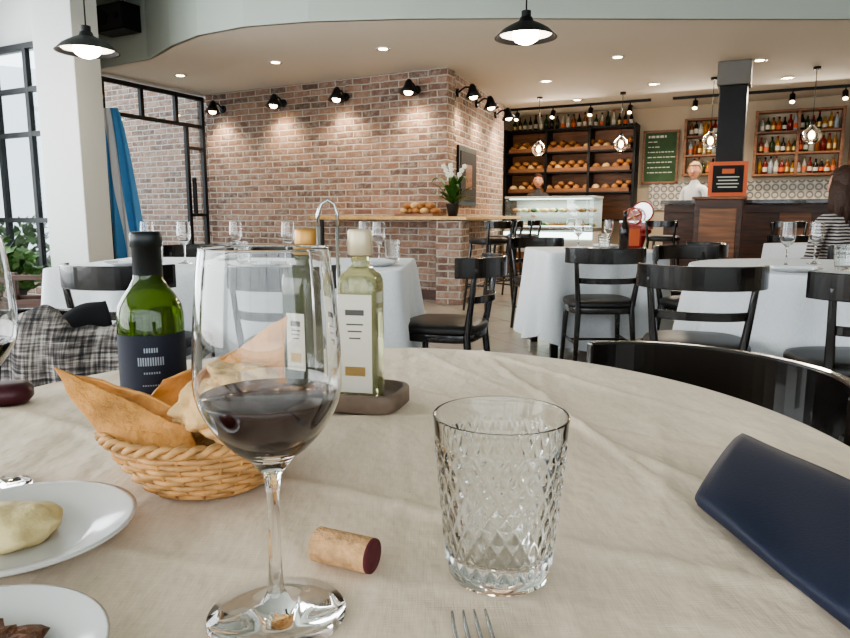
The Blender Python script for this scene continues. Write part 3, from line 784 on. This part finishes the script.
for i in range(K):
    a=2*pi*i/K; ca,sa=math.cos(a),math.sin(a); e=3.6; q=(abs(ca)**e+abs(sa)**e)**(-1/e); sec.append((.5+.5*ca*q,.5+.5*sa*q))
for j in range(V+1):
    v=j/V; end=min(1,(min(v,1-v)/.05)); sc=math.sqrt(max(0,1-(1-end)**2))*.5+.5
    for (u,h) in sec:
        uu=.5+(u-.5)*(.92+.08*sc); p=ncase(uu,v); hh=.5+(h-.5)*sc
        ht=.018+.026*u+.002*math.sin(v*9+u*4)
        vs.append((p.x,p.y,.7505+hh*ht))
for j in range(V):
    for i in range(K): fs.append((j*K+i,(j+1)*K+i,(j+1)*K+(i+1)%K,j*K+(i+1)%K))
fs.append(tuple(range(K))); fs.append(tuple(V*K+i for i in range(K-1,-1,-1)))
b.add(vs,fs,M_navyn,True)
b.done('folded_navy_napkin',(0,0,0))
b=MB(); b.sell(.036,.026,[(.8,0),(1,.008),(1,.018),(.8,.026),(.4,.028)],M_maroon,3); b.done('glasses_case',(-.565,.885,.7505),.4)
b=MB(); plate(b,.083); 
b.ell((0,0,.010),(.040,.034,.016),M_spread,48,24,T=Matrix.Translation((-.012,.004,.002)),fn=lambda v: v*(1+.22*noise.noise(v*1.8)+.06*noise.noise(v*6)))
b.done('side_plate',(-.310,.490,.7505))
b=MB(); b.lathe([(0,.005),(.038,.006),(.062,.014),(.074,.022),(.076,.022),(.064,.010),(.04,0),(0,0)],M_plate,56)
b.ell((0,0,.012),(.045,.045,.014),M_brownf,40,16,fn=lambda v: v*(1+.3*noise.noise(v*4)))
b.done('dip_bowl',(-.245,.318,.7505))

# coats on chair at left
ch(-.98,1.50,-45,cl_)
def plaid():
    m=bpy.data.materials.new('tweed_plaid'); m.use_nodes=True; nt=m.node_tree; b=nt.nodes['Principled BSDF']; L=nt.links.new; N=nt.nodes.new
    tc=N('ShaderNodeTexCoord')
    def lay(rot,sc):
        mp=N('ShaderNodeMapping'); mp.inputs['Rotation'].default_value=rot; mp.inputs['Scale'].default_value=sc; L(tc.outputs['Object'],mp.inputs['Vector'])
        n=N('ShaderNodeTexNoise'); n.inputs['Scale'].default_value=1.0; n.inputs['Detail'].default_value=4; L(mp.outputs['Vector'],n.inputs['Vector']); return n
    a=lay((0,.5,0),(12,12,150)); c=lay((0,.5,0),(150,12,12))
    ad=N('ShaderNodeMath'); ad.operation='ADD'; L(a.outputs['Fac'],ad.inputs[0]); L(c.outputs['Fac'],ad.inputs[1])
    hf_=N('ShaderNodeMath'); hf_.operation='MULTIPLY'; hf_.inputs[1].default_value=.5; L(ad.outputs[0],hf_.inputs[0])
    r=N('ShaderNodeValToRGB'); e=r.color_ramp.elements; e[0].position=.40; e[0].color=C(34,34,38); e[1].color=C(176,170,164); e[1].position=.62; x=e.new(.5); x.color=C(98,92,90)
    L(hf_.outputs[0],r.inputs['Fac']); L(r.outputs['Color'],b.inputs['Base Color']); b.inputs['Roughness'].default_value=.95; return m
M_plaid=plaid(); M_dcoat=mat('dark_coat_wool',C(30,30,34),.95)
def coatf(u,v,w=.5,sd=0):
    s_=(v-.5)*2; y=.05*math.tanh(s_*5)+.03*s_; z=-.34*abs(s_)**1.2
    x=(u-.5)*w*(1+.15*abs(s_)); k=noise.noise(Vector((u*5+sd,v*4,sd)))
    return (x,y-.045*math.cos((u-.5)*pi)+.03*k+.03*math.sin(u*20+v*3)*abs(s_), z+.03*k+.02*math.sin(u*7))
b=MB(); b.sheet(lambda u,v: coatf(u,v,.30),50,40,M_plaid); b.done('tweed_scarf',(-.80,1.56,.765),math.radians(8),solid=.012)
b=MB(); b.sheet(lambda u,v: coatf(u,v,.50,4),50,40,M_dcoat); b.done('dark_coat',(-1.06,1.66,.755),math.radians(30),solid=.016)

b=MB()
for z in (.06,.18,.30): 
    for sy in (-1,1): b.box((0,sy*.16,z),(.6,.02,.10),M_dwood)
    for sx in (-1,1): b.box((sx*.30,0,z),(.02,.34,.10),M_dwood)
for sx in (-1,1):
    for sy in (-1,1): b.box((sx*.28,sy*.14,.27),(.05,.05,.54),M_dwood)
b.box((0,0,.02),(.58,.32,.03),M_dwood); b.box((0,-.14,.52),(.6,.03,.04),M_dwood)
b.done('wooden_crate',(-3.05,5.40,0),.1,bevel=.004)
b=MB(); b.lathe([(0,0),(.13,0),(.17,.34),(.18,.36),(.16,.34),(0,.32)],M_pot,28); leafy(b,.32,260,M_leaf,8,.07,1.5,.35).done('potted_plant',(-3.72,6.0,0))

# ------------------------------------------------------------ back bar
def bottles(b,x0,x1,y,z,n,hmin=.2,hmax=.32,seed=0,cols=None):
    rnd=random.Random(seed)
    for i in range(n):
        x=x0+(x1-x0)*(i+.5)/n; h=rnd.uniform(hmin,hmax); r=rnd.uniform(.028,.038); m=rnd.choice(cols or BCOL)
        b.lathe([(0,0),(r,0),(r,h*.58),(r*.4,h*.74),(r*.36,h*.93),(0,h*.93)],m,10,(x,y,z))
        b.lathe([(r*.42,h*.88),(r*.42,h),(0,h)],rnd.choice([M_red,M_black,M_gold]),8,(x,y,z))
        if rnd.random()<.75: b.lathe([(r*1.03,h*.15),(r*1.03,h*.42)],rnd.choice([M_labelw,M_labelw,M_orange,M_gold]),10,(x,y,z))
BCOL=[mat('spirit_%d'%i,c_,.12,trans=t_) for i,(c_,t_) in enumerate([(C(150,84,30),.2),(C(200,196,180),.3),(C(40,60,30),.1),(C(30,22,20),0),(C(170,120,40),.2),(C(120,30,24),.1),(C(190,200,205),.3)])]
WCOL=[BCOL[2],BCOL[3],mat('dark_wine_glass',C(28,34,24),.15)]
def shelfunit(name,s0_,s1_,z0,z1,shelves,depth,mt,cols,back=None):
    W=s1_-s0_; b=MB()
    for i in range(cols+1): b.box((W*i/cols,-depth/2,(z0+z1)/2),(.04,depth,z1-z0),mt)
    for z in shelves: b.box((W/2,-depth/2,z),(W+.04,depth,.03),mt)
    if back: b.box((W/2,-.01,(z0+z1)/2),(W,.015,z1-z0),back)
    return b.done(name,BW(s0_,.01),RB,bevel=.003)
shelfunit('bread_shelf',0.0,2.1,.9,2.4,[.92,1.35,1.68,2.0,2.36],.34,M_blackm,3,M_mwood)
b=MB(); bottles(b,.05,2.05,-.15,0,22,.2,.27,1,WCOL+BCOL[:2]); b.done('wine_bottles_on_shelf',BW(0,.01,2.376),RB)
random.seed(11)
for zz in (1.366,1.696,2.016):
    b=MB()
    for i in range(13):
        x=.10+.155*i
        b.ell((x,-.17,.07),(.065,.12,.06),random.choice([M_loaf,M_bread,M_loaf]),10,7)
        if random.random()<.6: b.ell((x+.06,-.17,.14),(.06,.10,.045),M_loaf,10,7)
    b.box((1.05,-.32,.03),(1.98,.012,.06),M_mwood)
    b.done('bread_loaves',BW(0,.01,zz),RB)
shelfunit('bottle_shelf',2.82,3.36,1.58,2.42,[1.60,1.88,2.16,2.41],.22,M_mwood,1,M_wallb)
shelfunit('bottle_shelf',3.78,4.86,1.55,2.48,[1.57,1.87,2.17,2.46],.22,M_mwood,2,M_wallb)
for s0_,s1_,zs,n in ((2.82,3.36,(1.616,1.896,2.176),7),(3.78,4.86,(1.586,1.886,2.186),14)):
    for i,z in enumerate(zs):
        b=MB(); bottles(b,.04,s1_-s0_-.04,-.11,0,n,.18,.255,int(s0_*10)+i); b.done('liquor_bottles',BW(s0_,.01,z),RB)
def board(name,s0_,s1_,z0,z1,mt,fr,t=.02,lines=8,seed=1):
    W=s1_-s0_;H=z1-z0;rnd=random.Random(seed);b=MB(); b.box((W/2,-.01,H/2),(W,.02,H),mt)
    for x in (0,W): b.box((x,-.02,H/2),(.035,.04,H+.035),fr)
    for z in (0,H): b.box((W/2,-.02,z),(W+.035,.04,.035),fr)
    for i in range(lines):
        z=H*(.9-.8*i/lines); x=W*.12; 
        while x<W*.85:
            l=rnd.uniform(.02,.07); b.box((x+l/2,-.022,z),(l,.002,.014 if i else .035),M_chalkw); x+=l+.015
            if rnd.random()<.15: break
    return b.done(name,BW(s0_,t,z0),RB)
board('menu_chalkboard',2.20,2.70,1.50,2.28,M_chalk,M_mwood)
board('menu_chalkboard',4.98,5.6,1.62,2.3,M_chalk,M_mwood,seed=4)
def splash():
    m=bpy.data.materials.new('patterned_tiles'); m.use_nodes=True; nt=m.node_tree; b=nt.nodes['Principled BSDF']; L=nt.links.new; N=nt.nodes.new
    tc=N('ShaderNodeTexCoord'); v=N('ShaderNodeTexVoronoi'); v.inputs['Scale'].default_value=9; v.inputs['Randomness'].default_value=0; L(tc.outputs['Object'],v.inputs['Vector'])
    r=N('ShaderNodeValToRGB'); e=r.color_ramp.elements; e[0].color=C(90,50,40); e[1].position=.6; e[1].color=C(210,200,180); x=e.new(.25); x.color=C(200,190,170); y=e.new(.4); y.color=C(70,66,66)
    L(v.outputs['Distance'],r.inputs['Fac']); L(r.outputs['Color'],b.inputs['Base Color']); b.inputs['Roughness'].default_value=.3; return m
M_splash=splash()
b=MB(); b.box((1.0,-.01,0),(2.9,.02,.42),M_splash); b.done('trim_tile_backsplash',BW(2.75,.01,1.29),RB)
b=MB(); b.box((1.4,-.25,.45),(2.6,.5,.9),M_dwood); b.box((1.4,-.26,.915),(2.64,.54,.03),M_blackm)
b.box((1.0,-.25,1.04),(.5,.35,.22),M_steel); b.box((1.0,-.25,1.17),(.46,.32,.03),M_blackm); 
b.done('back_bar_cabinet',BW(2.75,.05),RB,bevel=.004)

b=MB(); W=1.35
b.box((W/2,-.3,.38),(W,.6,.76),M_plate)
b.box((W/2,-.61,.25),(W,.01,.40),M_mwood)
b.box((W/2,-.3,.79),(W,.58,.04),M_steel)
for sx in (0.015,W-.015): b.box((sx,-.28,1.03),(.02,.52,.46),M_pane)
b.box((W/2,-.57,1.02),(W,.008,.44),M_pane)
b.box((W/2,-.28,1.26),(W+.02,.56,.03),M_plate); b.box((W/2,-.50,1.235),(W-.1,.04,.015),M_led)
b.box((W/2,-.25,1.02),(W-.04,.35,.012),M_pane); b.box((W/2,-.02,1.03),(W,.02,.46),M_plate)
b.box((W/2,-.50,.835),(W-.1,.03,.012),M_led); b.box((W/2,-.615,.70),(W,.008,.10),M_led)
rnd=random.Random(3)
for zz in (.815,1.03):
    for i in range(9):
        for yy in (-.2,-.36): b.ell((.1+.145*i,yy,zz+.04),(.055,.06,.035),rnd.choice([M_loaf,M_bread,M_petal,M_spread,M_loaf,M_leaf]),8,6)
b.done('refrigerated_display_case',BW(.42,.90),RB,bevel=.004)
light('lamp_display','AREA',BW(1.09,1.2,1.22),12,(.85,1,.96),(0,0,RB),size=1.1,size_y=.3)

b=MB(); W=3.0
b.box((W/2,-.28,.57),(W,.5,1.12),M_dwood); b.box((W/2,-.30,1.16),(W+.06,.66,.05),M_black)
for i in range(7): b.box((.22+.43*i,-.535,.6),(.34,.012,.86),M_mwood if i%2 else M_dwood)
b.box((W/2,-.54,.06),(W,.02,.12),M_blackm)
b.done('bar_counter',BW(2.80,1.45),RB,bevel=.006)
hx,hy=3.14,7.35
b=MB(); b.box((0,0,.58),(.46,.36,1.16),M_dwood); b.box((0,0,1.175),(.52,.42,.03),M_mwood); b.box((0,-.185,.62),(.36,.012,.9),M_mwood); b.done('host_stand',(hx,hy,0),RB,bevel=.006)
b=MB(); b.box((0,0,.185),(.38,.02,.36),M_orange); b.box((0,-.012,.185),(.30,.006,.28),M_chalkb); b.box((0,.05,.008),(.30,.14,.015),M_orange)
b.box((0,-.016,.265),(.12,.003,.05),M_orange)
for i in range(4): b.box((0,-.016,.205-.035*i),(.22-.03*(i%2),.003,.012),M_chalkw)
b.done('orange_sign_board',(hx+.06,hy-.02,1.191),RB+.15,bevel=.004)
b=MB(); b.box((0,0,1.2),(.28,.28,2.4),M_blackm); b.box((0,0,2.525),(.34,.34,.25),M_grey); b.done('pillar',(3.42,7.82,0),RB,bevel=.01)

b=MB(); b.lathe([(0,0),(.20,0),(.18,.06),(.09,.14),(.08,.5),(.14,.72),(.20,.76),(.20,.80),(0,.80)],M_red,28)
b.box((0,0,.85),(.40,.28,.09),M_red); b.box((-.05,.02,.98),(.24,.15,.16),M_red)
T=Matrix.Translation((.08,-.02,1.04))@Matrix.Rotation(pi/2,4,'X'); b.cyl((0,0,-.012),.125,.025,M_steel,32,T=T); b.lathe([(.125,-.02),(.145,-.02),(.145,.016),(.125,.016)],M_red,32,T=T)
T=Matrix.Translation((-.02,-.17,.98))@Matrix.Rotation(pi/2,4,'X'); b.tube([(.11*math.cos(a),.11*math.sin(a),0) for a in [2*pi*k/28 for k in range(28)]],.012,M_red,8,closed=True,T=T)
for k in range(4): b.tube([(0,0,0),(.11*math.cos(k*pi/2+.4),.11*math.sin(k*pi/2+.4),0)],.008,M_gold,6,T=T)
b.box((-.04,0,.91),(.34,.21,.03),M_steel)
b.done('red_meat_slicer',BW(2.42,1.75),RB,bevel=.005)

b=MB(); bottles(b,-.035,.035,0,0,1,.28,.28,5,[BCOL[3]]); b.done('wine_bottle',(1.46,5.02,.75))
b=MB(); b.box((0,0,.085),(.11,.02,.17),M_red); b.box((0,-.012,.085),(.08,.004,.13),M_orange); b.box((0,.03,.005),(.11,.08,.01),M_red); b.done('menu_holder',(1.57,5.15,.75),.1)

# ------------------------------------------------------------ people
def skinned(name,verts,edges,mt,parent,sub=2,root=0):
    me=bpy.data.meshes.new(name); me.from_pydata([v[0] for v in verts],edges,[]); me.materials.append(mt)
    ob=bpy.data.objects.new(name,me); bpy.context.scene.collection.objects.link(ob); ob.parent=parent
    md=ob.modifiers.new('Skin','SKIN'); md.use_smooth_shade=True
    if not me.skin_vertices: 
        return ob
    for i,v in enumerate(verts):
        r=v[1]; me.skin_vertices[0].data[i].radius=r if isinstance(r,tuple) else (r,r); me.skin_vertices[0].data[i].use_root=(i==root)
    s_=ob.modifiers.new('Sub','SUBSURF'); s_.levels=sub; s_.render_levels=sub
    return ob
def outfit(name,shirt,trouser,waist,stripe=None):
    m=bpy.data.materials.new(name); m.use_nodes=True; nt=m.node_tree; b=nt.nodes['Principled BSDF']; L=nt.links.new; N=nt.nodes.new
    tc=N('ShaderNodeTexCoord'); sp=N('ShaderNodeSeparateXYZ'); L(tc.outputs['Object'],sp.inputs[0])
    gt=N('ShaderNodeMath'); gt.operation='GREATER_THAN'; gt.inputs[1].default_value=waist; L(sp.outputs['Z'],gt.inputs[0])
    mx=N('ShaderNodeMix'); mx.data_type='RGBA'; L(gt.outputs[0],mx.inputs[0]); mx.inputs[6].default_value=trouser; mx.inputs[7].default_value=shirt
    if stripe:
        w=N('ShaderNodeTexWave'); w.bands_direction='Z'; w.inputs['Scale'].default_value=14; w.inputs['Distortion'].default_value=1.5; L(tc.outputs['Object'],w.inputs['Vector'])
        r=N('ShaderNodeValToRGB'); r.color_ramp.interpolation='CONSTANT'; r.color_ramp.elements[0].color=shirt; r.color_ramp.elements[1].position=.5; r.color_ramp.elements[1].color=stripe
        L(w.outputs['Fac'],r.inputs['Fac']); L(r.outputs['Color'],mx.inputs[7])
    L(mx.outputs[2],b.inputs['Base Color']); b.inputs['Roughness'].default_value=.85; return m
def person(name,loc,rz,sit,om,hair,longhair,scale=1.0,headturn=0):
    e=bpy.data.objects.new(name,None); bpy.context.scene.collection.objects.link(e); e.location=loc; e.rotation_euler=(0,0,rz); e.scale=(scale,)*3
    dz=-.38 if sit else 0
    V=[((0,0,.93+dz),(.155,.115)),((0,.005,1.06+dz),(.125,.095)),((0,.01,1.22+dz),(.155,.105)),((0,0,1.35+dz),(.13,.08)),((0,.005,1.43+dz),(.055,.055)),((0,.012,1.50+dz),(.048,.048))]
    Ed=[(0,1),(1,2),(2,3),(3,4),(4,5)]
    wr=[]
    for sx in (-1,1):
        i=len(V)
        w=(sx*.10,.30,1.06+dz) if not sit else (sx*.09,.30,1.02+dz)
        V+=[((sx*.165,0,1.36+dz),(.058,.058)),((sx*.225,.01,1.10+dz),(.043,.043)),(w,(.028,.028))]
        Ed+=[(3,i),(i,i+1),(i+1,i+2)]; wr.append((w,(sx*.225,.01,1.10+dz),sx))
    for sx in (-1,1):
        i=len(V)
        if sit: V+=[((sx*.10,.06,.54),(.09,.085)),((sx*.12,.42,.52),(.062,.062)),((sx*.12,.44,.10),(.042,.042)),((sx*.12,.56,.045),(.04,.035))]
        else: V+=[((sx*.09,0,.84),(.09,.09)),((sx*.10,.02,.48),(.06,.06)),((sx*.10,0,.09),(.042,.042)),((sx*.10,.13,.045),(.04,.035))]
        Ed+=[(0,i),(i,i+1),(i+1,i+2),(i+2,i+3)]
    skinned('body',V,Ed,om,e)
    for w,el,sx in wr:
        w=Vector(w); d=(w-Vector(el)).normalized(); side=Vector((-sx,0,0)); side=(side-d*side.dot(d)).normalized(); b=MB()
        b.tube([w-d*.02,w+d*.01,w+d*.05,w+d*.085],[.024,.026,.034,.030],M_skin,10)
        for k,L in enumerate((.062,.072,.068,.052)):
            s_=side*(.024-.016*k); p0=w+d*.075+s_; b.tube([p0,p0+d*L*.45+Vector((0,0,-.004)),p0+d*L*.75+Vector((0,0,-.018)),p0+d*L*.9+Vector((0,0,-.032))],[.0095,.009,.008,.006],M_skin,7)
        p0=w+d*.02+side*.022; b.tube([p0,p0+d*.025+side*.022,p0+d*.05+side*.028+Vector((0,0,-.008))],[.012,.010,.007],M_skin,7)
        b.done('hand',parent=e)
    T=Matrix.Translation((0,.02,1.60+dz))@Matrix.Rotation(headturn,4,'Z')
    b=MB()
    def hf(v):
        k=1.0
        if v.z<0: k=1-.28*(-v.z)**1.5
        y=v.y*(1.0 if v.y<0 else .93)
        if v.y>.8 and abs(v.x)<.25 and -.35<v.z<.1: y+=.05
        return Vector((v.x*k,y*(1-.12*max(0,-v.z)),v.z))
    b.ell((0,0,0),(.076,.096,.118),M_skin,32,24,T=T,fn=hf)
    b.tube([(0,.088,.018),(0,.104,-.012),(0,.106,-.028),(0,.09,-.036)],[.008,.011,.014,.008],M_skin,8,T=T)
    for sx in (-1,1):
        b.ell((sx*.029,.083,.006),(.012,.008,.007),M_plate,10,8,T=T); b.ell((sx*.029,.090,.006),(.0055,.003,.0055),M_eye,8,6,T=T)
        b.tube([(sx*.014,.089,.026),(sx*.03,.089,.031),(sx*.045,.079,.025)],.003,hair,5,T=T)
        b.ell((sx*.078,.0,-.005),(.010,.018,.030),M_skin,10,8,T=T)
    b.ell((0,.083,-.060),(.023,.007,.006),M_lip,12,6,T=T)
    b.done('head',parent=e)
    b=MB()
    def hr(v):
        v=v*(1+.06*noise.noise(v*4)); 
        if v.y>.25 and v.z<.45: return Vector((v.x*.80,min(v.y,.15),v.z*.9))
        return v
    b.ell((0,-.012,.018),(.092,.106,.122),hair,32,24,T=T,fn=hr)
    if longhair:
        rnd=random.Random(4)
        for k in range(26):
            a=math.radians(180+180*k/25); x,y=.085*math.cos(a),.095*math.sin(a)-.005
            l=rnd.uniform(.20,.28); b.tube([(x*.8,y*.8,.06),(x*1.02,y*1.02,-.03),(x*1.12,y*1.1-.005,-l*.6),(x*.95+rnd.uniform(-.01,.01),y*.95-.01,-l)],[.018,.022,.020,.008],hair,7,T=T)
    b.done('hair',parent=e)
    return e
M_o1=outfit('waiter_outfit',C(60,58,60),C(30,30,34),.95)
M_o2=outfit('barista_outfit',C(206,210,214),C(30,30,34),.95)
M_o3=outfit('woman_outfit',C(38,36,40),C(36,40,56),.62,C(190,180,176))
person('waiter',(1.83,11.22,0),math.radians(170),False,M_o1,M_hairb,False,.96)
person('barista',(3.78,9.70,0),math.radians(120),False,M_o2,M_hairg,False,1.0,.3)
person('seated_woman',(2.88,4.75,-.02),math.radians(15),True,M_o3,M_hairb,True,1.0)
ch(2.88,4.72,105)

# ------------------------------------------------------------ lights, world, camera
w=bpy.data.worlds.new('sky'); bpy.context.scene.world=w; w.use_nodes=True
nt=w.node_tree; bg=nt.nodes['Background']
bg.inputs['Color'].default_value=(.86,.92,1,1); bg.inputs['Strength'].default_value=5.0
light('daylight_rear_window','AREA',(.9,-2.9,1.75),70,(1,.96,.90),(math.radians(90),0,0),size=9.6,size_y=2.2)
light('daylight_left_window','AREA',(-4.4,-.5,1.7),170,(1,.97,.93),(math.radians(90),0,math.radians(-90)),size=4.0,size_y=2.3)
light('daylight_left_window','AREA',(-4.4,4.3,1.7),200,(.94,.97,1),(math.radians(90),0,math.radians(-90)),size=4.2,size_y=2.3)

cam=bpy.data.cameras.new('camera'); co=bpy.data.objects.new('camera',cam); bpy.context.scene.collection.objects.link(co)
cam.sensor_width=36; cam.lens=28.8; cam.clip_start=.02; cam.clip_end=200
co.location=(0,0,1.0); co.rotation_euler=(math.radians(90-8.7),0,0)
bpy.context.scene.camera=co
vs_=bpy.context.scene.view_settings
try:
    vs_.view_transform='AgX'; vs_.look='AgX - Medium High Contrast'
except Exception: pass
vs_.exposure=-0.2
